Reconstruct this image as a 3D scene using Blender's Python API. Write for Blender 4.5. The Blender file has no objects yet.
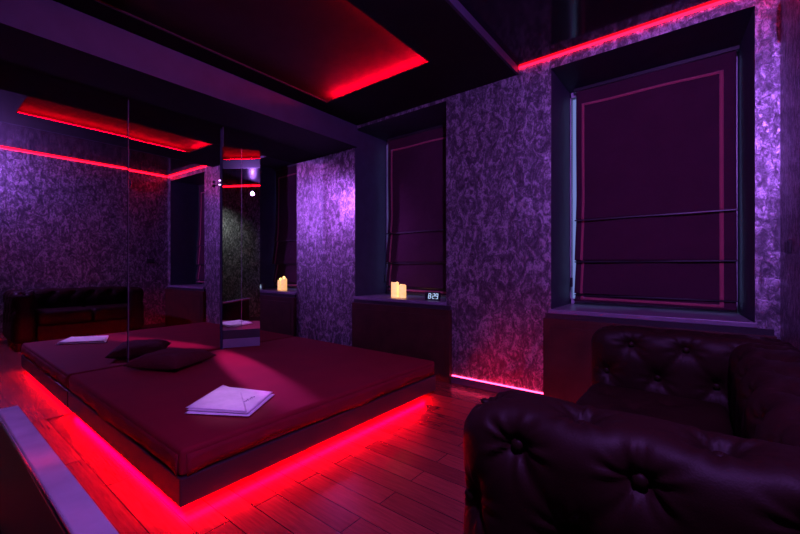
import bpy, bmesh, math, random
import numpy as np
from mathutils import Vector, Matrix

random.seed(4)
rng = np.random.RandomState(7)
scene = bpy.context.scene
COL = scene.collection

# ------------------------------------------------------------------ camera
CAM = Vector((0.0, 0.0, 1.17))
YAW = math.radians(38.07)
F_PX = 384.3
cd = bpy.data.cameras.new('camera')
cd.sensor_width = 36.0
cd.lens = F_PX / 800 * 36.0
cd.clip_start = 0.02
cam = bpy.data.objects.new('camera', cd)
cam.location = CAM
cam.rotation_euler = (math.pi / 2, 0, YAW)
COL.objects.link(cam)
scene.camera = cam

# ------------------------------------------------------------------ colour management / world
vs = scene.view_settings
scene.display_settings.display_device = 'sRGB'
vs.view_transform = 'Standard'
vs.look = 'None'
vs.exposure = 0.0
vs.gamma = 1.0
vs.use_curve_mapping = False
cy = scene.cycles
cy.max_bounces = 10
cy.diffuse_bounces = 4
cy.glossy_bounces = 8
cy.sample_clamp_indirect = 3.0
cy.sample_clamp_direct = 0.0
cy.use_denoising = True

world = bpy.data.worlds.new('world')
scene.world = world
world.use_nodes = True
bg = world.node_tree.nodes['Background']
bg.inputs[0].default_value = (0.22, 0.27, 0.66, 1)     # blue dusk outside the windows
bg.inputs[1].default_value = 0.8

PURPLE = (0.44, 0.15, 1.0)
RED = (1.0, 0.0, 0.03)


def lamp(name, kind, loc, energy, color, parent=None, target=None, **kw):
    l = bpy.data.lights.new(name, kind)
    l.energy = energy
    l.color = color
    for k, v in kw.items():
        setattr(l, k, v)
    o = bpy.data.objects.new(name, l)
    o.location = loc
    if target is not None:
        d = Vector(target) - Vector(loc)
        o.rotation_euler = d.to_track_quat('-Z', 'Y').to_euler()
    COL.objects.link(o)
    if parent is not None:
        o.parent = parent
        o.matrix_parent_inverse = Matrix.Translation(parent.location).inverted()
    return o


# purple stage lamp of the room, and an added one (their housings are built further down)
LAMP_A = (0.12, 0.30, 2.74)      # above the sofa, by the right wall
ADDED_LAMP_B = (-3.893, 2.445, 2.22)    # added out of sight behind the mirrored pier to brighten the narrow column
lamp('purple_light', 'SPOT', LAMP_A, 360, PURPLE, target=(-1.2, 2.9, 1.8), spot_size=math.radians(172), spot_blend=0.8, shadow_soft_size=0.03)
lamp('purple_light', 'SPOT', ADDED_LAMP_B, 190, (0.5, 0.14, 1.0), target=(-3.95, 3.4, 1.75), spot_size=math.radians(95), spot_blend=1.0, shadow_soft_size=0.03)
lamp('added_fill_light', 'SPOT', (-1.3, -1.7, 2.7), 40, (0.90, 1.0, 0.90), target=(0.39, -1.1, 1.3), spot_size=math.radians(75), spot_blend=0.8, shadow_soft_size=0.05)  # added unseen spot, brightens the wall that the pier reflects


# ------------------------------------------------------------------ materials
def new_mat(name):
    m = bpy.data.materials.new(name)
    m.use_nodes = True
    nt = m.node_tree
    b = nt.nodes['Principled BSDF']
    return m, nt, b


def node(nt, t, **kw):
    n = nt.nodes.new(t)
    for k, v in kw.items():
        setattr(n, k, v)
    return n


def coords(nt, scale=(1, 1, 1)):
    tc = node(nt, 'ShaderNodeTexCoord')
    mp = node(nt, 'ShaderNodeMapping')
    mp.inputs['Scale'].default_value = scale
    nt.links.new(tc.outputs['Object'], mp.inputs['Vector'])
    return mp.outputs['Vector']


def noise(nt, vec, scale, detail=3, rough=0.5, dist=0.0):
    n = node(nt, 'ShaderNodeTexNoise')
    n.inputs['Scale'].default_value = scale
    n.inputs['Detail'].default_value = detail
    n.inputs['Roughness'].default_value = rough
    n.inputs['Distortion'].default_value = dist
    nt.links.new(vec, n.inputs['Vector'])
    return n.outputs['Fac']


def ramp(nt, fac, stops):
    r = node(nt, 'ShaderNodeValToRGB')
    e = r.color_ramp.elements
    while len(e) < len(stops):
        e.new(0.5)
    for i, (p, c) in enumerate(stops):
        e[i].position = p
        e[i].color = (*c, 1) if len(c) == 3 else c
    nt.links.new(fac, r.inputs['Fac'])
    return r.outputs['Color']


def bump(nt, b, h, strength, dist=0.01):
    n = node(nt, 'ShaderNodeBump')
    n.inputs['Strength'].default_value = strength
    n.inputs['Distance'].default_value = dist
    nt.links.new(h, n.inputs['Height'])
    nt.links.new(n.outputs['Normal'], b.inputs['Normal'])


def simple(name, col, rough=0.5, metal=0.0, var=0.12, nscale=8.0, bmp=0.0, bscale=60, spec=None, coat=0.0, sheen=0.0):
    m, nt, b = new_mat(name)
    v = coords(nt)
    f = noise(nt, v, nscale, 4)
    lo = tuple(c * (1 - var) for c in col)
    hi = tuple(min(1, c * (1 + var)) for c in col)
    nt.links.new(ramp(nt, f, [(0.3, lo), (0.7, hi)]), b.inputs['Base Color'])
    b.inputs['Roughness'].default_value = rough
    b.inputs['Metallic'].default_value = metal
    if spec is not None:
        b.inputs['Specular IOR Level'].default_value = spec
    if coat:
        b.inputs['Coat Weight'].default_value = coat
        b.inputs['Coat Roughness'].default_value = 0.08
    if sheen:
        b.inputs['Sheen Weight'].default_value = sheen
    if bmp:
        bump(nt, b, noise(nt, v, bscale, 3), bmp, 0.004)
    return m


def emit(name, col, strength):
    m, nt, b = new_mat(name)
    b.inputs['Base Color'].default_value = (*[min(1, c * 0.6) for c in col], 1)
    b.inputs['Emission Color'].default_value = (*col, 1)
    b.inputs['Emission Strength'].default_value = strength
    return m


def mat_wallpaper():
    m, nt, b = new_mat('damask_wallpaper')
    v = coords(nt, (1, 1, 0.62))
    w = noise(nt, v, 13.0, 3, 0.6, 1.6)          # damask figure, distorted scrolls
    f = noise(nt, v, 48.0, 5, 0.7, 1.2)        # crushed velvet speckle
    mx = node(nt, 'ShaderNodeMath', operation='MULTIPLY')
    nt.links.new(w, mx.inputs[0]); nt.links.new(f, mx.inputs[1])
    mul = node(nt, 'ShaderNodeMath', operation='MULTIPLY')
    nt.links.new(mx.outputs[0], mul.inputs[0]); mul.inputs[1].default_value = 2.0
    c = ramp(nt, mul.outputs[0], [(0.32, (0.075, 0.071, 0.08)), (0.50, (0.17, 0.16, 0.18)), (0.70, (0.52, 0.49, 0.54))])
    nt.links.new(c, b.inputs['Base Color'])
    r = ramp(nt, f, [(0.35, (0.50,) * 3), (0.65, (0.27,) * 3)])
    nt.links.new(r, b.inputs['Roughness'])
    b.inputs['Metallic'].default_value = 0.72
    bump(nt, b, mul.outputs[0], 0.5, 0.005)
    return m


def mat_floor():
    m, nt, b = new_mat('wood_laminate')
    v = coords(nt)
    br = node(nt, 'ShaderNodeTexBrick')
    br.offset = 0.37
    br.inputs['Scale'].default_value = 1.0
    br.inputs['Brick Width'].default_value = 1.25
    br.inputs['Row Height'].default_value = 0.13
    br.inputs['Mortar Size'].default_value = 0.0025
    br.inputs['Color1'].default_value = (0.26, 0.055, 0.040, 1)
    br.inputs['Color2'].default_value = (0.15, 0.03, 0.024, 1)
    br.inputs['Mortar'].default_value = (0.02, 0.01, 0.01, 1)
    nt.links.new(v, br.inputs['Vector'])
    g = noise(nt, coords(nt, (1.2, 16, 1)), 5.0, 5, 0.6, 0.4)
    mx = node(nt, 'ShaderNodeMix', data_type='RGBA', blend_type='MULTIPLY')
    mx.inputs['Factor'].default_value = 0.75
    nt.links.new(br.outputs['Color'], mx.inputs['A'])
    nt.links.new(ramp(nt, g, [(0.3, (0.45, 0.42, 0.42)), (0.7, (1, 1, 1))]), mx.inputs['B'])
    nt.links.new(mx.outputs['Result'], b.inputs['Base Color'])
    b.inputs['Roughness'].default_value = 0.27
    bump(nt, b, g, 0.08, 0.003)
    return m


def mat_leather():
    m, nt, b = new_mat('black_leather')
    v = coords(nt)
    vo = node(nt, 'ShaderNodeTexVoronoi')
    vo.inputs['Scale'].default_value = 260
    nt.links.new(v, vo.inputs['Vector'])
    nt.links.new(ramp(nt, noise(nt, v, 5, 3), [(0.3, (0.009, 0.003, 0.0025)), (0.7, (0.014, 0.0045, 0.004))]), b.inputs['Base Color'])
    b.inputs['Roughness'].default_value = 0.52
    b.inputs['Specular IOR Level'].default_value = 0.09
    ad = node(nt, 'ShaderNodeMath', operation='ADD')
    sc = node(nt, 'ShaderNodeMath', operation='MULTIPLY')
    sc.inputs[1].default_value = 0.25
    nt.links.new(vo.outputs['Distance'], sc.inputs[0])
    nt.links.new(sc.outputs[0], ad.inputs[0])
    nt.links.new(noise(nt, v, 22, 4, 0.6, 1.2), ad.inputs[1])
    bump(nt, b, ad.outputs[0], 0.12, 0.006)
    return m


def mat_fabric(name, col, scale=420, sheen=0.3, rough=0.85, wrinkle=0.25, wscale=6):
    m, nt, b = new_mat(name)
    v = coords(nt)
    nt.links.new(ramp(nt, noise(nt, v, wscale, 4), [(0.3, tuple(c * 0.82 for c in col)), (0.7, col)]), b.inputs['Base Color'])
    b.inputs['Roughness'].default_value = rough
    b.inputs['Sheen Weight'].default_value = sheen
    b.inputs['Specular IOR Level'].default_value = 0.2
    ad = node(nt, 'ShaderNodeMath', operation='MULTIPLY_ADD')
    wv = noise(nt, v, scale, 2)
    nt.links.new(wv, ad.inputs[0]); ad.inputs[1].default_value = 0.15
    nt.links.new(noise(nt, v, wscale * 1.5, 3, 0.5, 0.6), ad.inputs[2])
    bump(nt, b, ad.outputs[0], wrinkle, 0.02)
    return m


M = {}
M['paper'] = mat_wallpaper()
M['floor'] = mat_floor()
M['paint'] = simple('violet_grey_paint', (0.034, 0.034, 0.056), 0.6, spec=0.3, bmp=0.1)
M['darkceil'] = simple('matt_black_ceiling', (0.010, 0.008, 0.009), 0.8, spec=0.12)
M['stretch'] = simple('gloss_black_stretch_ceiling', (0.012, 0.010, 0.013), 0.12)
M['leather'] = mat_leather()
M['sheet'] = mat_fabric('burgundy_cover', (0.185, 0.0015, 0.013), wrinkle=0.10, wscale=4, rough=0.8, sheen=0.0)
M['cushion'] = mat_fabric('burgundy_velvet', (0.07, 0.005, 0.010), wrinkle=0.6, wscale=12, sheen=0.0)
M['platform'] = simple('dark_brown_leatherette', (0.03, 0.016, 0.018), 0.45, bmp=0.15, bscale=90)
M['towel'] = mat_fabric('white_terry', (0.93, 0.90, 0.92), scale=300, wrinkle=0.35, wscale=14, sheen=0.2)
M['thread'] = simple('purple_thread', (0.22, 0.12, 0.30), 0.8)
M['mirror'] = simple('mirror_glass', (0.80, 0.80, 0.82), 0.0, 1.0, var=0.01)
M['mirror_dark'] = simple('tinted_mirror_glass', (0.62, 0.66, 0.64), 0.0, 1.0, var=0.01)
M['edge'] = simple('polished_glass_edge', (0.35, 0.35, 0.38), 0.25, 0.6)
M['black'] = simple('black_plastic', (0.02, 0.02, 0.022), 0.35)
M['metal'] = simple('brushed_metal', (0.5, 0.5, 0.52), 0.3, 1.0)
M['wood'] = simple('dark_red_wood', (0.040, 0.012, 0.008), 0.55, spec=0.2, var=0.35, nscale=6)
M['sill'] = simple('satin_sill', (0.15, 0.13, 0.17), 0.35)
M['pvc'] = simple('white_window_frame', (0.35, 0.35, 0.4), 0.4)
M['blind'] = mat_fabric('plum_blind_cloth', (0.042, 0.007, 0.022), wrinkle=0.5, wscale=5, scale=240, sheen=0.1)
M['tape'] = mat_fabric('rose_trim_tape', (0.33, 0.065, 0.09), wrinkle=0.1, scale=240)
M['lacquer'] = simple('glossy_white_lacquer', (0.50, 0.47, 0.53), 0.13, coat=0.5)
M['navy'] = simple('dark_side_panel', (0.015, 0.014, 0.03), 0.3, spec=0.3)
M['chrome'] = simple('chrome', (0.85, 0.85, 0.9), 0.12, 1.0)
M['led'] = emit('red_led_line', (1.0, 0.0015, 0.010), 16.0)
M['led_bed'] = emit('red_led_bed', (1.0, 0.0, 0.005), 460.0)
M['led_cove'] = emit('red_led_cove', (1.0, 0.0, 0.02), 320.0)
M['led_cove_dim'] = emit('red_led_cove_dim', (1.0, 0.0, 0.012), 110.0)
M['led_floor'] = emit('red_led_floor', (1.0, 0.03, 0.12), 16.0)
M['channel'] = simple('led_channel', (0.3, 0.28, 0.3), 0.5)
M['digits'] = emit('clock_digits', (0.55, 0.80, 1.0), 1.0)
M['lens'] = emit('lamp_lens', (0.75, 0.4, 1.0), 6.0)


def mat_wax():
    m, nt, b = new_mat('glowing_wax')
    tc = node(nt, 'ShaderNodeTexCoord')
    f = noise(nt, tc.outputs['Object'], 30, 3)
    nt.links.new(ramp(nt, f, [(0.3, (0.85, 0.55, 0.25)), (0.7, (0.95, 0.7, 0.4))]), b.inputs['Base Color'])
    nt.links.new(ramp(nt, f, [(0.3, (1.0, 0.46, 0.13)), (0.7, (1.0, 0.56, 0.2))]), b.inputs['Emission Color'])
    b.inputs['Emission Strength'].default_value = 1.15
    return m


M['wax'] = mat_wax()


def mat_glass():
    m, nt, b = new_mat('window_glass')
    b.inputs['Base Color'].default_value = (0.9, 0.95, 1, 1)
    b.inputs['Roughness'].default_value = 0.0
    b.inputs['Transmission Weight'].default_value = 1.0
    b.inputs['IOR'].default_value = 1.1
    return m


M['glass'] = mat_glass()


# ------------------------------------------------------------------ builders
def ray(px, py):
    u = (px - 400) / F_PX
    v = (267.4 - py) / F_PX
    s, c = math.sin(YAW), math.cos(YAW)
    return Vector((-s + c * u, c + s * u, v))


def atz(px, py, z):
    d = ray(px, py)
    return CAM + d * ((z - CAM.z) / d.z)


def thing(name, label, cat, loc=(0, 0, 0), group=None):
    o = bpy.data.objects.new(name, None)
    o.empty_display_size = 0.1
    o.location = loc
    o['label'] = label
    o['category'] = cat
    if group:
        o['group'] = group
    COL.objects.link(o)
    return o


def wloc(o):
    v = Vector((0, 0, 0))
    while o is not None:
        v += o.location
        o = o.parent
    return v


def link(name, me, mat, parent=None, label=None, smooth=False):
    if mat is not None and not me.materials:
        me.materials.append(mat)
    o = bpy.data.objects.new(name, me)
    COL.objects.link(o)
    if parent is not None:
        me.transform(Matrix.Translation(-wloc(parent)))
        o.parent = parent
    if smooth:
        me.shade_smooth()
    if label:
        o['label'] = label
    return o


def box_bm(bm, x0, x1, y0, y1, z0, z1, mi=0):
    vs_ = [bm.verts.new(p) for p in ((x0, y0, z0), (x1, y0, z0), (x1, y1, z0), (x0, y1, z0),
                                     (x0, y0, z1), (x1, y0, z1), (x1, y1, z1), (x0, y1, z1))]
    fs = []
    for q in ((3, 2, 1, 0), (4, 5, 6, 7), (0, 1, 5, 4), (1, 2, 6, 5), (2, 3, 7, 6), (3, 0, 4, 7)):
        f = bm.faces.new([vs_[i] for i in q])
        f.material_index = mi
        fs.append(f)
    return vs_, fs


def me_boxes(name, boxes, bevel=0.0, seg=2):
    bm = bmesh.new()
    for b in boxes:
        box_bm(bm, *b)
    if bevel:
        bmesh.ops.bevel(bm, geom=list(bm.edges), offset=bevel, segments=seg, affect='EDGES', profile=0.5)
    me = bpy.data.meshes.new(name)
    bm.to_mesh(me)
    bm.free()
    return me


def prism(name, pts, z0, z1, bevel=0.0, seg=2):
    bm = bmesh.new()
    a = [bm.verts.new((p[0], p[1], z0)) for p in pts]
    b = [bm.verts.new((p[0], p[1], z1)) for p in pts]
    n = len(pts)
    bm.faces.new(list(reversed(a)))
    bm.faces.new(b)
    for i in range(n):
        bm.faces.new((a[i], a[(i + 1) % n], b[(i + 1) % n], b[i]))
    bmesh.ops.recalc_face_normals(bm, faces=bm.faces)
    if bevel:
        bmesh.ops.bevel(bm, geom=list(bm.edges), offset=bevel, segments=seg, affect='EDGES', profile=0.5)
    me = bpy.data.meshes.new(name)
    bm.to_mesh(me)
    bm.free()
    return me


def lathe(name, prof, center, axis='Z', n=32):
    bm = bmesh.new()
    rings = []
    for r, h in prof:
        ring = []
        for i in range(n):
            a = 2 * math.pi * i / n
            if axis == 'Z':
                p = (r * math.cos(a), r * math.sin(a), h)
            elif axis == 'X':
                p = (h, r * math.cos(a), r * math.sin(a))
            else:
                p = (r * math.cos(a), h, r * math.sin(a))
            ring.append(bm.verts.new(Vector(p) + Vector(center)))
        rings.append(ring)
    for a, b in zip(rings, rings[1:]):
        for i in range(n):
            bm.faces.new((a[i], a[(i + 1) % n], b[(i + 1) % n], b[i]))
    bm.faces.new(rings[0])
    bm.faces.new(rings[-1])
    bmesh.ops.recalc_face_normals(bm, faces=bm.faces)
    me = bpy.data.meshes.new(name)
    bm.to_mesh(me)
    bm.free()
    return me


def struct(name, me, mat=None):
    o = link(name, me, mat)
    o['kind'] = 'structure'
    return o


# ------------------------------------------------------------------ room dimensions
MX = -3.95          # mirror plane
WY = 3.40           # window wall
RX = 0.395          # right wall
BY = -2.3           # wall behind the camera
ZC = 2.975          # high ceiling
ZP = 2.91           # dropped panel
ZB = 2.645          # beam underside
BANDX = -3.33
E1X = -1.315
ZS = 0.81           # sill top
ZN = 2.875          # niche top
N1 = (-1.014, 0.277)
N2 = (-3.37, -2.06)

struct('floor', me_boxes('floor', [(MX - .2, RX + .2, BY - .2, 4.2, -0.1, 0)]), M['floor'])

# window wall: wallpapered piers with two deep niches
def wall_mesh():
    bm = bmesh.new()
    D = 4.08
    def b(x0, x1, z0, z1, y0=WY, y1=D):
        box_bm(bm, x0, x1, y0, y1, z0, z1)
    b(MX - .2, N2[0], 0, ZC + .2)
    b(N2[1], N1[0], 0, ZC + .2)
    b(N2[0], N2[1], ZN, ZC + .2)
    b(N1[0], N1[1], ZN, ZC + .2)
    b(N2[0], N2[1], 0, ZS - .035)
    b(N1[0], N1[1], 0, ZS - .035)
    # right pier with a splayed reveal
    pts = [(N1[1], WY), (RX + .2, WY), (RX + .2, D), (0.227, D)]
    a = [bm.verts.new((p[0], p[1], 0)) for p in pts]
    t = [bm.verts.new((p[0], p[1], ZC + .2)) for p in pts]
    bm.faces.new(list(reversed(a))); bm.faces.new(t)
    for i in range(4):
        bm.faces.new((a[i], a[(i + 1) % 4], t[(i + 1) % 4], t[i]))
    bmesh.ops.recalc_face_normals(bm, faces=bm.faces)
    for f in bm.faces:
        f.material_index = 0 if f.normal.y < -0.9 and abs(f.calc_center_median().y - WY) < .01 else 1
    me = bpy.data.meshes.new('wall_front')
    bm.to_mesh(me); bm.free()
    me.materials.append(M['paper']); me.materials.append(M['paint'])
    return me


struct('wall_front', wall_mesh())
struct('wall_right', me_boxes('wr', [(RX, RX + .2, BY - .2, WY, 0, ZC + .2)]), M['paper'])
struct('wall_left', me_boxes('wl', [(MX - .2, MX - .06, BY - .2, WY, 0, ZC + .2)]), M['paint'])
struct('wall_back', me_boxes('wb', [(MX - .06, RX, BY - .2, BY, 0, ZC + .2)]), M['paper'])
# high gloss ceiling strip over the sofa
struct('ceiling', me_boxes('c', [(E1X + .02, RX, BY, WY, ZC, ZC + .2)]), M['stretch'])
# dropped panel with the rectangular recess over the bed
RCX = (-3.12, -1.82); RCY = (0.74, 2.73); RCZ = 2.985; SL = 0.10
struct('trim_1', me_boxes('p', [
    (BANDX, RCX[0], BY, WY, ZP, ZP + .009), (RCX[1], E1X, BY, WY, ZP, ZP + .009),
    (RCX[0], RCX[1], BY, RCY[0], ZP, ZP + .009), (RCX[0], RCX[1], RCY[1], WY, ZP, ZP + .009)]), M['darkceil'])
struct('trim_2', me_boxes('p2', [
    (RCX[0] - SL, RCX[1] + SL, RCY[0] - SL, RCY[1] + SL, RCZ, RCZ + .1),
    (RCX[0] - SL - .03, RCX[0] - SL, RCY[0] - SL, RCY[1] + SL, ZP + .009, RCZ + .1),
    (RCX[1] + SL, RCX[1] + SL + .03, RCY[0] - SL, RCY[1] + SL, ZP + .009, RCZ + .1),
    (RCX[0] - SL - .03, RCX[1] + SL + .03, RCY[0] - SL - .03, RCY[0] - SL, ZP + .009, RCZ + .1),
    (RCX[0] - SL - .03, RCX[1] + SL + .03, RCY[1] + SL, RCY[1] + SL + .03, ZP + .009, RCZ + .1)]),
    simple('cove_paint', (0.035, 0.022, 0.024), 0.7, spec=0.1))
struct('trim_3', me_boxes('fascia', [(E1X, E1X + .02, BY, WY, ZP, ZC + .2)]), M['paint'])
# low beam along the mirrors: violet face, dark underside
def beam():
    bm = bmesh.new()
    _, fs = box_bm(bm, MX - .06, BANDX, BY, WY, ZB, ZC + .2)
    for f in fs:
        f.material_index = 1 if f.normal.z < -.5 or f.calc_center_median().z < ZB + .01 else 0
    me = bpy.data.meshes.new('beam'); bm.to_mesh(me); bm.free()
    me.materials.append(M['paint']); me.materials.append(M['darkceil'])
    return me
struct('trim_4', beam())
struct('baseboard_front', me_boxes('bb', [(-1.99, -1.064, WY - .018, WY, 0, .066)]), M['paint'])
struct('baseboard_right', me_boxes('bbr', [(RX - .015, RX, BY, WY, 0, .066)]), M['paint'])

# ------------------------------------------------------------------ windows, sills, radiator covers, blinds
def window(n, x0, x1, xr):
    w = bpy.data.objects.new('window_%d' % n, None)
    w.location = (x0, 4.0, ZS); w['kind'] = 'structure'
    COL.objects.link(w)
    f = .010
    y0, y1 = 4.0, 4.06
    mid = (x0 + x1) / 2
    fr = me_boxes('f', [(x0, x0 + f, y0, y1, ZS, ZN), (x1 - f, x1, y0, y1, ZS, ZN),
                        (x0, x1, y0, y1, ZS, ZS + .05), (x0, x1, y0, y1, ZN - .05, ZN),
                        (mid - .04, mid + .04, y0, y1, ZS + .05, ZN - .05)])
    link('window_frame', fr, M['pvc'], w)
    link('pane', me_boxes('g', [(x0 + f, x1 - f, 4.035, 4.041, ZS + .05, ZN - .05)]), M['glass'], w)
    sill = prism('s', [(x0 - .015, WY - .035), (xr + .015, WY - .035), (xr + .015, WY - .001), (xr, WY), (x1, 4.0), (x0, 4.0), (x0, WY), (x0 - .015, WY - .001)], ZS - .034, ZS, .004)
    link('window_sill', sill, M['sill'], w)


window(1, N1[0] + .002, 0.225, N1[1] - .003)
window(2, N2[0] + .002, N2[1] - .002, N2[1] - .002)


def radiator_cover(label, x0, x1):
    t = thing('radiator_cover', label, 'radiator cover', ((x0 + x1) / 2, WY - .03, 0))
    yf = WY - .055
    link('cover_box', me_boxes('b', [(x0, x1, yf, WY - .001, .0, ZS - .075)], .004), M['wood'], t)
    link('front_panel', me_boxes('b', [(x0 + .06, x1 - .06, yf - .006, yf + .002, .07, ZS - .14)], .003), M['wood'], t)
    link('painted_shade_strip', me_boxes('b', [(x0 + .01, x1 - .01, WY - .03, WY - .001, ZS - .0745, ZS - .0355)]), M['black'], t)  # black strip paints in the shade below the sill
    return t


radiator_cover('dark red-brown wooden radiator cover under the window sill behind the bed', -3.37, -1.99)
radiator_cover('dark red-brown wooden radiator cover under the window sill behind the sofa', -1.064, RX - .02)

FOLDS = [1.62, 1.23, 0.92]


def blind_y(x, z, xc):
    """surface of a roman blind: hangs plumb, each fold bellies out and tucks back."""
    y = 3.93
    top = 2.86
    edges = [top] + FOLDS + [0.84]
    for i in range(len(edges) - 1):
        hi, lo = edges[i], edges[i + 1]
        if lo <= z <= hi:
            t = (hi - z) / (hi - lo)
            if i == 0:
                y -= 0.028 * max(0, (t - .8) / .2) ** 1.5 + 0.004 * math.sin(x * 9 + z * 3) * t
            else:
                y -= 0.010 + 0.050 * t ** 1.6 * (1 - .25 * math.sin(x * 4 + i)) + 0.012 * math.sin(math.pi * t)
    y += 0.011 * math.sin((x - xc) * 8 + z * 1.5) * math.sin(z * 3.1)
    return y


def sheet_grid(name, xs, zs, off, xc, thick=0.002):
    bm = bmesh.new()
    g = [[bm.verts.new((x, blind_y(x, z, xc) + off - 0.004 * 0, z - (0.006 * math.sin((x - xc) * 2.4) if z < 1.8 else 0))) for x in xs] for z in zs]
    for i in range(len(zs) - 1):
        for j in range(len(xs) - 1):
            bm.faces.new((g[i][j], g[i][j + 1], g[i + 1][j + 1], g[i + 1][j]))
    me = bpy.data.meshes.new(name)
    bm.to_mesh(me); bm.free()
    me.shade_smooth()
    return me


def zlist(z0, z1, step=.025):
    e = [z0, z1]
    n = int((z1 - z0) / step)
    e += [z0 + (z1 - z0) * i / n for i in range(1, n)]
    for f in FOLDS:
        for d in (-.004, .0005):
            if z0 < f + d < z1:
                e.append(f + d)
    return sorted(set(e), reverse=True)


def roman_blind(label, x0, x1):
    xc = (x0 + x1) / 2
    t = thing('roman_blind', label, 'roman blind', (xc, 3.92, .86), 'roman blinds in the window niches')
    def solid(o):
        md = o.modifiers.new('thick', 'SOLIDIFY'); md.thickness = .003
        return o
    xs = list(np.linspace(x0, x1, 46))
    solid(link('blind_cloth', sheet_grid('c', xs, zlist(.845, 2.85), 0, xc), M['blind'], t))
    ix0, ix1, iz0, iz1, w = x0 + .05, x1 - .075, .862, 2.715, .022
    solid(link('trim_tape', sheet_grid('t', [ix0, ix0 + w], zlist(iz0, iz1), -.005, xc), M['tape'], t, 'rose coloured tape down the left side'))
    solid(link('trim_tape', sheet_grid('t', [ix1 - w * 1.2, ix1], zlist(iz0, iz1), -.005, xc), M['tape'], t, 'rose coloured tape down the right side'))
    xm = list(np.linspace(ix0 + w, ix1 - w * 1.2, 30))
    solid(link('trim_tape', sheet_grid('t', xm, [iz1, iz1 - w], -.005, xc), M['tape'], t, 'rose coloured tape across the top'))
    solid(link('trim_tape', sheet_grid('t', xm, zlist(iz0, iz0 + w * .9), -.005, xc), M['tape'], t, 'rose coloured tape across the bottom'))
    for z in FOLDS:
        link('batten', me_boxes('b', [(x0 - .004, x1 + .004, 3.880, 3.888, z - .018, z - .006)], .002), M['black'], t)
    link('headrail', me_boxes('b', [(x0 - .02, x1 + .02, 3.915, 3.965, 2.84, 2.872)], .004), M['black'], t)
    # pull chain with its tensioner at the left edge
    bm = bmesh.new()
    for k in range(100):
        bmesh.ops.create_icosphere(bm, subdivisions=1, radius=.0022, matrix=Matrix.Translation((x0 - .035, 3.90, 1.06 + k * .0175)))
    me = bpy.data.meshes.new('chain'); bm.to_mesh(me); bm.free()
    link('pull_chain', me, M['black'], t)
    link('chain_weight', me_boxes('b', [(x0 - .046, x0 - .024, 3.888, 3.912, .98, 1.07)], .006), M['black'], t)
    return t


roman_blind('large plum roman blind with rose edging in the right window above the sofa', -.938, .215)
roman_blind('plum roman blind in the middle window above the candles and clock', -3.27, -2.075)

# ------------------------------------------------------------------ mirrors on the left wall
ZM0 = 0.0


def mirror_panel(label, y0, y1, z0, z1, rot=0.0, hinge=None, mat='mirror', group=None):
    t = thing('mirror_panel', label, 'mirror', (MX, hinge if hinge is not None else y0, z0), group)
    link('mirror_glass', me_boxes('m', [(MX - .008, MX, y0 + .002, y1 - .002, z0, z1)]), M[mat], t)
    for yy in (y0 + .001,):
        link('polished_edge', me_boxes('e', [(MX - .008, MX + .003, yy, yy + .003, z0, z1)]), M['edge'], t)
    t.rotation_euler = (0, 0, rot)
    return t


mirror_panel('wide wall mirror at the far left showing the reflected sofa and towel', -.9, 1.177, 0.004, ZB - .002)
mirror_panel('wall mirror behind the cushion, between the wide mirror and the mirrored pier', 1.182, 2.015, 0.004, ZB - .002, rot=math.radians(1.4), hinge=1.182)
mirror_panel('wall mirror beside the bright wallpapered column, reflecting the candles', 2.03, WY - .002, 0.004, ZB - .002)
# mirrored pier turned towards the room
pier = thing('mirrored_pier', 'narrow mirrored pier standing out from the mirror wall at the back of the bed', 'mirror', (-3.86, 2.18, .318))
PA, PB, PC = (-3.943, 2.022), (-3.765, 2.345), (-3.943, 2.355)
link('base_strip', prism('b', [PA, PB, PC], .318, .41, .002), M['sill'], pier, 'pale base strip')
link('base_band', prism('b', [PA, PB, PC], .41, .505, .002), M['black'], pier, 'dark band above the base strip')
link('mirror_face', prism('b', [PA, PB, PC], .505, 2.43), M['mirror_dark'], pier)
mid = ((PA[0] + PB[0]) / 2, (PA[1] + PB[1]) / 2)
link('glass_seam', prism('b', [(mid[0] - .001, mid[1] - .002), (mid[0] + .003, mid[1] - .003), (mid[0] + .004, mid[1]), (mid[0], mid[1] + .002)], .505, 2.43), M['edge'], pier)

# ------------------------------------------------------------------ platform bed
BX, BY0, BY1 = -1.90, 0.773, 2.955
bed = thing('platform_bed', 'low floating platform bed with burgundy mattress and red light glowing underneath', 'bed', ((BX + MX) / 2, 1.9, 0))
ML = MX + .012
link('plinth', me_boxes('b', [(ML + .02, BX - .42, BY0 + .38, BY1 - .35, 0, .05)]), M['black'], bed)
link('platform', me_boxes('b', [(ML, BX, BY0, BY1, .05, .185)], .006), M['platform'], bed)


def soft_box(name, x0, x1, y0, y1, z0, z1, r=.03, nx=60, ny=60, puff=.006):
    bm = bmesh.new()
    box_bm(bm, x0, x1, y0, y1, z0, z1)
    bmesh.ops.bevel(bm, geom=list(bm.edges), offset=r, segments=5, affect='EDGES', profile=.5)
    me = bpy.data.meshes.new(name)
    bm.to_mesh(me); bm.free()
    me.shade_smooth()
    return me


matt = link('mattress', soft_box('m', ML + .002, BX - .004, BY0 + .004, BY1 - .004, .186, .317, .022), M['sheet'], bed)
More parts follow.
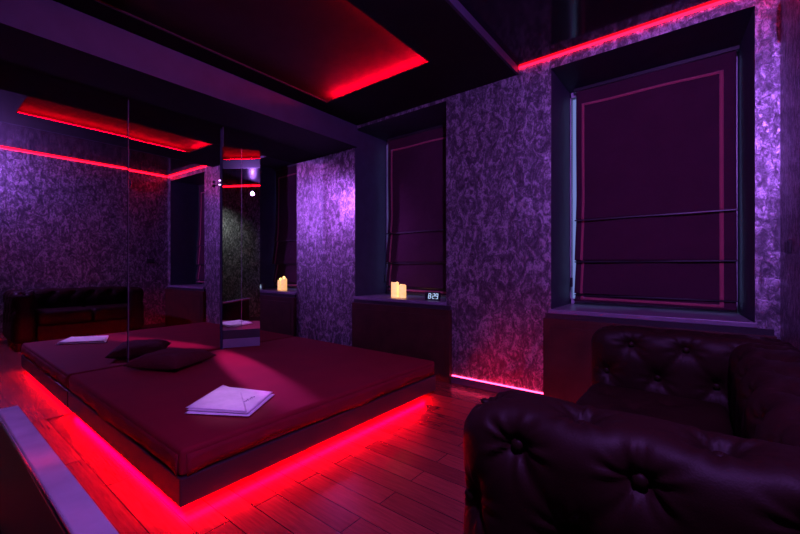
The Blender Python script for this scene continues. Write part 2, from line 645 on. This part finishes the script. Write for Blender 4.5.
# cover hem: a draped lower edge on the two visible sides, sagging between the corners
def hem(pts_fn, n, out):
    bm = bmesh.new()
    a = []
    for i in range(n + 1):
        t = i / n
        (x, y), (nx, ny) = pts_fn(t)
        zb = .206 + .014 * math.sin(t * 9.0) - .018 * math.exp(-((t - 0.02) / .06) ** 2) + .006 * math.sin(t * 31)
        row = []
        for k in range(4):
            s = k / 3
            z = .29 * (1 - s) + zb * s
            o = out * (.4 + .6 * s) + .003 * math.sin(t * 40 + k)
            row.append(bm.verts.new((x + nx * o, y + ny * o, z)))
        a.append(row)
    for i in range(n):
        for k in range(3):
            bm.faces.new((a[i][k], a[i + 1][k], a[i + 1][k + 1], a[i][k + 1]))
    me = bpy.data.meshes.new('hem'); bm.to_mesh(me); bm.free(); me.shade_smooth()
    return me
h1 = link('cover_hem', hem(lambda t: ((BX - .004, BY0 + .03 + t * (BY1 - BY0 - .06)), (1, 0)), 80, .006), M['sheet'], matt)
h2 = link('cover_hem', hem(lambda t: ((BX - .03 - t * (BX - ML - .06), BY0 + .004), (0, -1)), 80, .006), M['sheet'], matt)
for h in (h1, h2):
    md = h.modifiers.new('thick', 'SOLIDIFY'); md.thickness = .003
# red light strips under the rim
for nm, bx in (('front', (BX - .055, BX - .035, BY0 + .04, BY1 - .12, .040, .0495)), ('side', (ML + .01, BX - .06, BY0 + .035, BY0 + .055, .040, .0495))):
    link('light_strip', me_boxes('b', [bx]), M['led_bed'], bed, 'glowing red light strip')

# ------------------------------------------------------------------ towel and cushion on the bed
def slab(name, quad, z0, th, n=28, wob=.002, seed=0):
    """soft folded cloth layer over a bilinear quad, closed, rounded edges"""
    q = [Vector((p[0], p[1], 0)) for p in quad]
    bm = bmesh.new()
    rs = np.random.RandomState(seed)
    ph = rs.rand(4) * 6
    def P(u, v):
        return q[0] * (1 - u) * (1 - v) + q[1] * u * (1 - v) + q[2] * u * v + q[3] * (1 - u) * v
    top, bot = [], []
    for i in range(n + 1):
        rt, rb = [], []
        for j in range(n + 1):
            u, v = i / n, j / n
            e = min(1, min(u, 1 - u, v, 1 - v) * n / 2.5)
            rnd = math.sqrt(max(0, 1 - (1 - e) ** 2))
            p = P(u, v)
            w = wob * (math.sin(u * 7 + ph[0]) * math.sin(v * 5 + ph[1]) + .5 * math.sin(u * 15 + v * 11 + ph[2]))
            rt.append(bm.verts.new((p.x, p.y, z0 + th / 2 + (th / 2 + w * e) * rnd)))
            if 0 < i < n and 0 < j < n:
                rb.append(bm.verts.new((p.x, p.y, z0 + th / 2 - th / 2 * rnd)))
            else:
                rb.append(rt[-1])
        top.append(rt); bot.append(rb)
    for i in range(n):
        for j in range(n):
            bm.faces.new((top[i][j], top[i + 1][j], top[i + 1][j + 1], top[i][j + 1]))
            vv = [bot[i][j], bot[i][j + 1], bot[i + 1][j + 1], bot[i + 1][j]]
            try:
                bm.faces.new(vv)
            except ValueError:
                pass
    bmesh.ops.recalc_face_normals(bm, faces=bm.faces)
    me = bpy.data.meshes.new(name); bm.to_mesh(me); bm.free(); me.shade_smooth()
    return me


ZT = .3175
tq = [atz(184, 413, ZT + .012), atz(224, 387, ZT + .012), atz(275, 394, ZT + .012), atz(249, 416, ZT + .012)]
tc_ = sum(tq, Vector()) / 4
tow = thing('towel', 'folded white towel lying on the burgundy mattress', 'towel', (tc_.x, tc_.y, ZT))
link('folded_layer', slab('l', tq, ZT, .014, seed=1), M['towel'], tow)
q2 = [atz(185, 408, ZT + .03), atz(223, 385, ZT + .03), atz(241, 391.5, ZT + .03), atz(247, 412, ZT + .03)]
q3 = [atz(186, 409.5, ZT + .026), atz(224, 386, ZT + .026), atz(273, 391.5, ZT + .026), atz(248, 413, ZT + .026)]
link('folded_layer', slab('l', q3, ZT + .0135, .014, seed=5), M['towel'], tow)
link('folded_layer', slab('l', q2, ZT + .026, .006, seed=9, wob=.001), M['towel'], tow)
# small embroidered word mark, a slanted row of loops
bm = bmesh.new()
c0, c1 = atz(244, 402, ZT + .031), atz(255, 396.5, ZT + .031)
dv = c1 - c0; nv = Vector((-dv.y, dv.x, 0)).normalized()
prev = None
for i in range(41):
    t = i / 40
    p = c0 + dv * t + nv * (.006 * math.sin(t * 34) + (.010 if abs(t - .45) < .04 or abs(t - .8) < .03 else 0))
    a = bm.verts.new((p.x - nv.x * .0016, p.y - nv.y * .0016, ZT + .0305)); b = bm.verts.new((p.x + nv.x * .0016, p.y + nv.y * .0016, ZT + .0305))
    if prev:
        bm.faces.new((prev[0], a, b, prev[1]))
    prev = (a, b)
me = bpy.data.meshes.new('emb'); bm.to_mesh(me); bm.free()
eo = link('embroidery', me, M['thread'], tow, 'small purple embroidered word on white towel')
md = eo.modifiers.new('thick', 'SOLIDIFY'); md.thickness = .002; md.offset = -1


def cushion_mesh(corners, z, h, n=30):
    q = [Vector((c[0], c[1], 0)) for c in corners]
    cen = sum(q, Vector()) / 4
    bm = bmesh.new()
    T, B = [], []
    for i in range(n + 1):
        rt, rb = [], []
        for j in range(n + 1):
            u, v = i / n * 2 - 1, j / n * 2 - 1
            # concave sides, pointed corners
            k = 1 - .11 * (1 - u * u) * v ** 4
            l = 1 - .11 * (1 - v * v) * u ** 4
            uu, vv = u * l, v * k
            a, b = (uu + 1) / 2, (vv + 1) / 2
            p = q[0] * (1 - a) * (1 - b) + q[1] * a * (1 - b) + q[2] * a * b + q[3] * (1 - a) * b
            hh = max(0, (1 - u ** 4) * (1 - v ** 4)) ** .55
            wr = .004 * math.sin(u * 8 + v * 3) * math.sin(v * 7) * hh
            edge = i in (0, n) or j in (0, n)
            t = bm.verts.new((p.x, p.y, z + h * .34 * (1 - hh * 0) + (h * .62) * hh + wr))
            rt.append(t)
            rb.append(t if edge else bm.verts.new((p.x, p.y, z + h * .34 * (1 - hh))))
        T.append(rt); B.append(rb)
    for i in range(n):
        for j in range(n):
            bm.faces.new((T[i][j], T[i + 1][j], T[i + 1][j + 1], T[i][j + 1]))
            try:
                bm.faces.new((B[i][j], B[i][j + 1], B[i + 1][j + 1], B[i + 1][j]))
            except ValueError:
                pass
    bmesh.ops.recalc_face_normals(bm, faces=bm.faces)
    me = bpy.data.meshes.new('cushion'); bm.to_mesh(me); bm.free(); me.shade_smooth()
    return me


cc = [(-3.72, 1.07), (-3.27, 1.30), (-3.50, 1.74), (-3.925, 1.49)]
cu = thing('cushion', 'dark burgundy square cushion lying on the mattress against the mirrors', 'cushion', (-3.6, 1.48, ZT))
link('cushion_cover', cushion_mesh(cc, ZT, .13), M['cushion'], cu)
bm = bmesh.new()
me = bpy.data.meshes.new('piping')

# ------------------------------------------------------------------ tufted sofa
def rounded_shell(x0, x1, y0, y1, z0, z1, r, step):
    """dense rounded box: returns verts, normals, faces"""
    c = np.array([(x0 + x1) / 2, (y0 + y1) / 2, (z0 + z1) / 2])
    hlf = np.array([(x1 - x0) / 2, (y1 - y0) / 2, (z1 - z0) / 2])
    n = [max(4, int(2 * h / step)) for h in hlf]
    idx = {}
    V, Fc = [], []
    def vid(key):
        if key not in idx:
            idx[key] = len(V)
            V.append([-1 + 2 * key[a] / n[a] for a in range(3)])
        return idx[key]
    for ax in range(3):
        a1, a2 = (ax + 1) % 3, (ax + 2) % 3
        for side in (0, n[ax]):
            for i in range(n[a1]):
                for j in range(n[a2]):
                    q = []
                    for di, dj in ((0, 0), (1, 0), (1, 1), (0, 1)):
                        k = [0, 0, 0]; k[ax] = side; k[a1] = i + di; k[a2] = j + dj
                        q.append(vid(tuple(k)))
                    Fc.append(q if side else q[::-1])
    V = np.array(V) * hlf
    inner = np.clip(V, -(hlf - r), hlf - r)
    d = V - inner
    ln = np.linalg.norm(d, axis=1, keepdims=True)
    nrm = d / np.maximum(ln, 1e-9)
    P = inner + nrm * r + c
    return P, nrm, np.array(Fc)


def tuft(P, N, buttons, creases, depth, r0=.05, cw=.016, cdepth=.3):
    d = np.zeros(len(P))
    B = np.array(buttons)
    for b in B:
        rr = np.linalg.norm(P - b, axis=1)
        d += depth * np.exp(-(rr / r0) ** 1.5)
        # radial pleats in the leather around each button
        q = P - b
        n0 = N[np.argmin(rr)]
        t1 = np.cross(n0, [0.3, 0.5, 0.8]); t1 /= np.linalg.norm(t1)
        t2 = np.cross(n0, t1)
        ang = np.arctan2(q @ t1, q @ t2)
        ph = (abs(b).sum() * 37) % 6.28
        w = np.exp(-((rr - .045) / .035) ** 2)
        d += .0065 * w * (np.sin(ang * 9 + ph) * .6 + np.sin(ang * 14 - ph * 2) * .4)
    for a, b in creases:
        a = np.array(a); b = np.array(b)
        ab = b - a
        t = np.clip(((P - a) @ ab) / (ab @ ab), 0, 1)
        dist = np.linalg.norm(P - (a + t[:, None] * ab), axis=1)
        fade = 1 - .55 * np.sin(np.pi * t)
        d += depth * cdepth * np.exp(-(dist / cw) ** 2) * fade
    d = np.minimum(d, depth * 1.15)
    return P - N * d[:, None]


def np_mesh(name, P, Fc):
    me = bpy.data.meshes.new(name)
    me.vertices.add(len(P)); me.vertices.foreach_set('co', P.astype(np.float32).ravel())
    me.loops.add(Fc.size); me.loops.foreach_set('vertex_index', Fc.astype(np.int32).ravel())
    me.polygons.add(len(Fc)); me.polygons.foreach_set('loop_start', np.arange(0, Fc.size, 4, dtype=np.int32))
    me.update(calc_edges=True)
    me.shade_smooth()
    return me


BTN = None


def tufted(name, bounds, r, along, btn_rows, sp, off, depth, parent, step=.012, sides=(1, 1), end_btn=True):
    """along: 0 (x) or 1 (y) = length axis. rows at arclength offsets over the roll: 0 = crown."""
    global BTN
    x0, x1, y0, y1, z0, z1 = bounds
    P, N, Fc = rounded_shell(*bounds, r, step)
    L0, L1 = (x0, x1) if along == 0 else (y0, y1)
    C0, C1 = (y0, y1) if along == 0 else (x0, x1)
    cm = (C0 + C1) / 2
    hw = (C1 - C0) / 2
    def at(s, l):
        # cross-section path from the crown down each flank
        sg = 1 if s >= 0 else -1
        a = abs(s); fl = hw - r
        if a <= fl:
            c, z, n = cm + sg * a, z1, (0, 1)
        elif a <= fl + r * math.pi / 2:
            th = (a - fl) / r
            c, z, n = cm + sg * (fl + r * math.sin(th)), z1 - r + r * math.cos(th), (sg * math.sin(th), math.cos(th))
        else:
            c, z, n = cm + sg * hw, z1 - r - (a - fl - r * math.pi / 2), (sg, 0)
        p = (l, c, z) if along == 0 else (c, l, z)
        nn = (0, n[0], n[1]) if along == 0 else (n[0], 0, n[1])
        return p, nn
    btn = {}
    for ri, s in btn_rows:
        if s < 0 and not sides[0] or s > 0 and not sides[1]:
            continue
        k0 = -20
        for k in range(-20, 21):
            l = off + sp * (k + (.5 if ri % 2 else 0))
            if L0 + .035 < l < L1 - .035:
                p, n = at(s, l)
                if p[2] > z0 + .04:
                    btn[(ri, 2 * k + (1 if ri % 2 else 0))] = (p, n)
    cr = []
    for (ri, kk), (p, n) in btn.items():
        for dk in (-1, 1):
            o = btn.get((ri + 1, kk + dk))
            if o:
                cr.append((p, o[0]))
    P2 = tuft(P, N, [b[0] for b in btn.values()], cr, depth)
    o = link(name, np_mesh(name, P2, Fc), M['leather'], parent)
    for (p, n) in btn.values():
        nv = Vector(n)
        pos = Vector(p) - nv * (depth * 1.0 - .006)
        if BTN is None:
            me = lathe('button', [(.002, -.006), (.013, -.004), (.015, 0), (.011, .004), (.004, .0062)], (0, 0, 0), 'Z', 14)
            me.materials.append(M['leather']); me.shade_smooth()
            BTN = me
        b = bpy.data.objects.new('button', BTN)
        COL.objects.link(b)
        b.parent = o
        b.location = pos - wloc(parent)
        b.rotation_euler = nv.to_track_quat('Z', 'Y').to_euler()
    return o


sofa = thing('chesterfield_sofa', 'black button-tufted leather chesterfield sofa along the right wall', 'sofa', (0, 1.75, 0))
SX0, SX1 = -.51, .375
SY0, SY1 = .855, 2.66
STOP = .835
rows = [(-3, -.50), (-2, -.34), (-1, -.17), (0, 0.0), (1, .17), (2, .34), (3, .50)]
tufted('armrest', (SX0, SX1, SY0, SY0 + .26, .09, STOP), .10, 0, rows, .25, -.47, .042, sofa, step=.008)
tufted('armrest', (SX0, SX1, SY1 - .27, SY1, .09, STOP), .10, 0, rows, .24, -.18, .040, sofa)
tufted('backrest', (SX1 - .275, SX1, SY0 + .23, SY1 - .24, .09, STOP), .10, 1, rows, .25, 1.02, .040, sofa, sides=(1, 0))
# seat cushions
def seat_cushion(y0, y1):
    P, N, Fc = rounded_shell(SX0 + .02, SX1 - .27, y0, y1, .33, .53, .05, .014)
    bt = [(x, y, .53) for x in (-.38, -.12) for y in (y0 + (y1 - y0) * .25, y0 + (y1 - y0) * .75)] + [(-.25, (y0 + y1) / 2, .53)]
    cr = [(bt[4], b) for b in bt[:4]]
    P = tuft(P, N, bt, cr, .022)
    return link('seat_cushion', np_mesh('seat', P, Fc), M['leather'], sofa)
ym = (SY0 + SY1) / 2
seat_cushion(SY0 + .262, ym - .003)
seat_cushion(ym + .003, SY1 - .272)
link('seat_base', me_boxes('b', [(SX0 + .03, SX1 - .28, SY0 + .262, SY1 - .272, .09, .328)], .02, 3), M['leather'], sofa)
for x in (SX0 + .08, SX1 - .08):
    for y in (SY0 + .08, SY1 - .08):
        link('foot', lathe('foot', [(.022, 0), (.026, .02), (.034, .09), (.034, .1)], (x, y, 0), n=20), M['black'], sofa)

# ------------------------------------------------------------------ candles, clock
def candle(label, x, y, h, r):
    t = thing('pillar_candle', label, 'candle', (x, y, ZS), 'glowing pillar candles on the sill')
    prof = [(r * .97, 0), (r, .004), (r, h * .6), (r * .99, h - .006), (r * .9, h), (r * .72, h - .006), (r * .4, h - .014), (.004, h - .016)]
    b = lathe('c', prof, (x, y, ZS + .0005), n=36)
    for v in b.vertices:
        if v.co.z > ZS + h - .008:
            a = math.atan2(v.co.y - y, v.co.x - x)
            v.co.z += .005 * math.sin(a * 2 + x * 40) + .003 * math.sin(a * 5)
    link('wax_body', b, M['wax'], t, smooth=True)
    link('wick', lathe('w', [(.0015, 0), (.0015, .012)], (x, y, ZS + h - .0165), n=8), M['black'], t)
    lamp('candle_glow', 'POINT', (x, y, ZS + h + .02), .07, (1, .5, .15), t, shadow_soft_size=.02)


candle('taller glowing cream pillar candle on the window sill, left of the pair', -2.855, 3.55, .178, .046)
candle('shorter glowing cream pillar candle on the window sill, right of the pair', -2.752, 3.56, .152, .044)

ck = thing('digital_clock', 'small black digital clock showing 8:29 on the window sill', 'clock', (-2.31, 3.50, ZS))
cx0, cx1 = -2.385, -2.205
CA = math.radians(8)
cme = me_boxes('b', [(cx0, cx1, 3.485, 3.525, ZS, ZS + .088)], .004)
link('clock_case', cme, M['black'], ck)
def segs(ch, x, z, w, h):
    t = w * .17
    m = h / 2
    S = {'a': (x + t * .6, x + w - t * .6, z + h - t, z + h), 'g': (x + t * .6, x + w - t * .6, z + m - t / 2, z + m + t / 2), 'd': (x + t * .6, x + w - t * .6, z, z + t),
         'f': (x, x + t, z + m, z + h - t * .3), 'b': (x + w - t, x + w, z + m, z + h - t * .3), 'e': (x, x + t, z + t * .3, z + m), 'c': (x + w - t, x + w, z + t * .3, z + m)}
    use = {'8': 'abcdefg', '2': 'abged', '9': 'abcdfg'}[ch]
    return [S[k] for k in use]
dw, dh, z0 = .031, .058, ZS + .017
lst = []
xx = cx0 + .045
for ch in '8:29':
    if ch == ':':
        lst += [(xx, xx + .006, z0 + dh * .25, z0 + dh * .25 + .007), (xx, xx + .006, z0 + dh * .65, z0 + dh * .65 + .007)]
        xx += .012
    else:
        lst += segs(ch, xx, z0, dw, dh)
        xx += dw + .009
dme = me_boxes('d', [(a, b, 3.4835, 3.4858, c, d) for a, b, c, d in lst])
for v in dme.vertices:
    v.co.x += (v.co.z - z0) * .12
link('digits', dme, M['digits'], ck, 'lit white digits reading 8:29')

# ------------------------------------------------------------------ red light strips
def strip(label, bx, ch, mat='led', name='led_strip'):
    c = Vector(((bx[0] + bx[1]) / 2, (bx[2] + bx[3]) / 2, bx[4]))
    t = thing(name, label, 'light strip', c)
    link('light_line', me_boxes('l', [bx]), M[mat], t, 'glowing red line')
    link('channel', me_boxes('c', [ch]), M['channel'], t)
    return t


strip('red light strip along the top of the window wall above the right window', (E1X + .022, RX - .02, WY - .014, WY - .006, ZC - .018, ZC - .001), (E1X + .022, RX - .02, WY - .0055, WY - .001, ZC - .020, ZC - .001))
strip('red light strip along the top of the right wall, seen in the mirrors', (RX - .014, RX - .006, BY + .02, WY - .03, ZC - .018, ZC - .001), (RX - .0055, RX - .001, BY + .02, WY - .03, ZC - .020, ZC - .001))
strip('pinkish red light strip at the floor below the wallpapered wall between the windows', (-1.985, -1.07, WY - .016, WY - .003, .0685, .076), (-1.985, -1.07, WY - .018, WY - .001, .066, .0683), 'led_floor')
zz = ZP + .011
strip('red light strip hidden in the far side of the ceiling recess', (RCX[0] + .02, RCX[1] - .02, RCY[1] + .045, RCY[1] + .06, zz + .004, zz + .012), (RCX[0], RCX[1], RCY[1] + .04, RCY[1] + .065, zz - .001, zz + .003), 'led_cove')
strip('red light strip hidden in the right side of the ceiling recess, seen in the mirrors', (RCX[1] + .045, RCX[1] + .06, RCY[0] + .02, RCY[1] - .02, zz + .004, zz + .012), (RCX[1] + .04, RCX[1] + .065, RCY[0], RCY[1], zz - .001, zz + .003), 'led_cove_dim')

# ------------------------------------------------------------------ switch, dome, lamps
sw = thing('wall_switch', 'black double wall switch on the right wall beside the window pier', 'switch', (RX, 3.08, 1.28))
link('plate', me_boxes('b', [(RX - .010, RX, 3.02, 3.16, 1.245, 1.325)], .003), M['black'], sw)
for yy in (3.03, 3.094):
    link('rocker', me_boxes('b', [(RX - .015, RX - .009, yy, yy + .056, 1.255, 1.315)], .002), M['black'], sw)

sp_ = thing('wall_speaker', 'small round black speaker high on the right wall, seen in the mirror', 'speaker', (RX, 2.66, 2.72))
link('housing', lathe('h', [(.02, -.07), (.08, -.066), (.095, -.045), (.10, -.002)], (RX, 2.66, 2.72), 'X', 32), M['black'], sp_, smooth=True)
link('ring', lathe('r', [(.085, -.072), (.092, -.074), (.097, -.070), (.099, -.055)], (RX, 2.66, 2.72), 'X', 32), M['chrome'], sp_, smooth=True)


def stage_lamp(label, loc, target, size=.055):
    t = thing('spotlight', label, 'lamp', loc)
    d = (Vector(target) - Vector(loc)).normalized()
    q = d.to_track_quat('Z', 'Y').to_matrix().to_4x4()
    base = Matrix.Translation(Vector(loc)) @ q
    a = lathe('s', [(size * .5, -size * 1.9), (size * .9, -size * 1.6), (size, -size * .55), (size, -.004), (size * .86, -.004), (size * .86, -.02), (.003, -.02)], (0, 0, 0), 'Z', 28)
    a.transform(base)
    link('housing', a, M['black'], t, smooth=False)
    b = lathe('l', [(size * .84, -.018), (.003, -.0135)], (0, 0, 0), 'Z', 28)
    b.transform(base)
    link('lens', b, M['lens'], t, 'purple lit lens')
    return t


def bracket(t, x, y, z0, z1):
    link('bracket', lathe('b', [(.012, z0), (.012, z1 - .008), (.035, z1 - .008), (.035, z1)], (x, y, 0), n=16), M['black'], t)


t = stage_lamp('purple stage spotlight hanging from the ceiling above the sofa', (LAMP_A[0] + .01, LAMP_A[1] - .01, LAMP_A[2] + .03), (-1.6, 2.9, .9), .035)
bracket(t, LAMP_A[0] + .04, LAMP_A[1] - .06, LAMP_A[2] + .06, ZC)

# added twin spotlight at the pier, standing in for its mirrored beam on the mattress
TWX, TWY, TWZ = -3.900, 1.970, 2.01
t = stage_lamp('tiny added twin spotlight at the left edge of the mirrored pier above the bed', (TWX, TWY, TWZ), (-3.1, 1.65, .9), .016)
o2 = stage_lamp('x', (TWX, TWY, TWZ + .045), (-3.1, 1.65, 1.3), .013)
for ch in list(o2.children):
    ch.location = ch.location + (o2.location - t.location)
    ch.parent = t
bpy.data.objects.remove(o2)
wl = lamp('added_wedge_light', 'SPOT', (TWX + .006, TWY - .003, TWZ - .012), 230, (0.85, 0.10, 0.95), t, target=(-2.98, 1.74, .32), spot_size=math.radians(66), spot_blend=.75, shadow_soft_size=.008)
wl.scale = (.16, 1, 1)
lamp('added_towel_light', 'SPOT', (TWX + .006, TWY - .003, TWZ + .035), 110, (0.85, 0.42, 1.0), t, target=(tc_.x, tc_.y, .33), spot_size=math.radians(13), spot_blend=1.0, shadow_soft_size=.008)  # extra narrow spot added to brighten the towel
link('stem', lathe('b', [(.004, 1.985), (.004, 2.0985)], (TWX, 0, TWZ + .022), 'Y', 12), M['black'], t)
t = stage_lamp('added purple spotlight hidden on the back of the mirrored pier to brighten the wallpapered column', (ADDED_LAMP_B[0] - .004, ADDED_LAMP_B[1] - .012, ADDED_LAMP_B[2] + .004), (-3.72, 3.4, 1.8), .03)
link('stem', lathe('b', [(.006, 2.349), (.006, 2.43)], (ADDED_LAMP_B[0] - .004, 0, ADDED_LAMP_B[2] + .01), 'Y', 12), M['black'], t)
# housing of the added white fill spot behind the camera
t = stage_lamp('added white fill spotlight at the back of the room behind the photographer', (-1.31, -1.71, 2.74), (0.39, -1.1, 1.3), .05)
bracket(t, -1.33, -1.73, 2.78, ZP)

# ------------------------------------------------------------------ low glossy divider at bottom left
dv_ = thing('low_divider', 'low divider with glossy pale top rail in the bottom left corner beside the bed', 'divider', (-1.6, .28, 0))
TZ = .52
e = [atz(20, 405, TZ), atz(118, 534, TZ), atz(61, 533, TZ), atz(2, 421, TZ)]
yr = (e[0].y + e[1].y) / 2; yl = (e[2].y + e[3].y) / 2 + .01
link('top_rail', me_boxes('b', [(e[0].x, .0, yl, yr, TZ - .035, TZ)], .006, 3), M['lacquer'], dv_)
link('edge_bead', me_boxes('b', [(e[0].x + .002, -.02, yl - .008, yl + .002, TZ - .018, TZ - .004)], .004, 3), M['chrome'], dv_, 'shiny metal edge bead')
link('side_panel', me_boxes('b', [(e[0].x + .02, -.02, yl + .004, yr - .02, 0, TZ - .036)], .004), M['navy'], dv_)
print('divider', yl, yr, e)
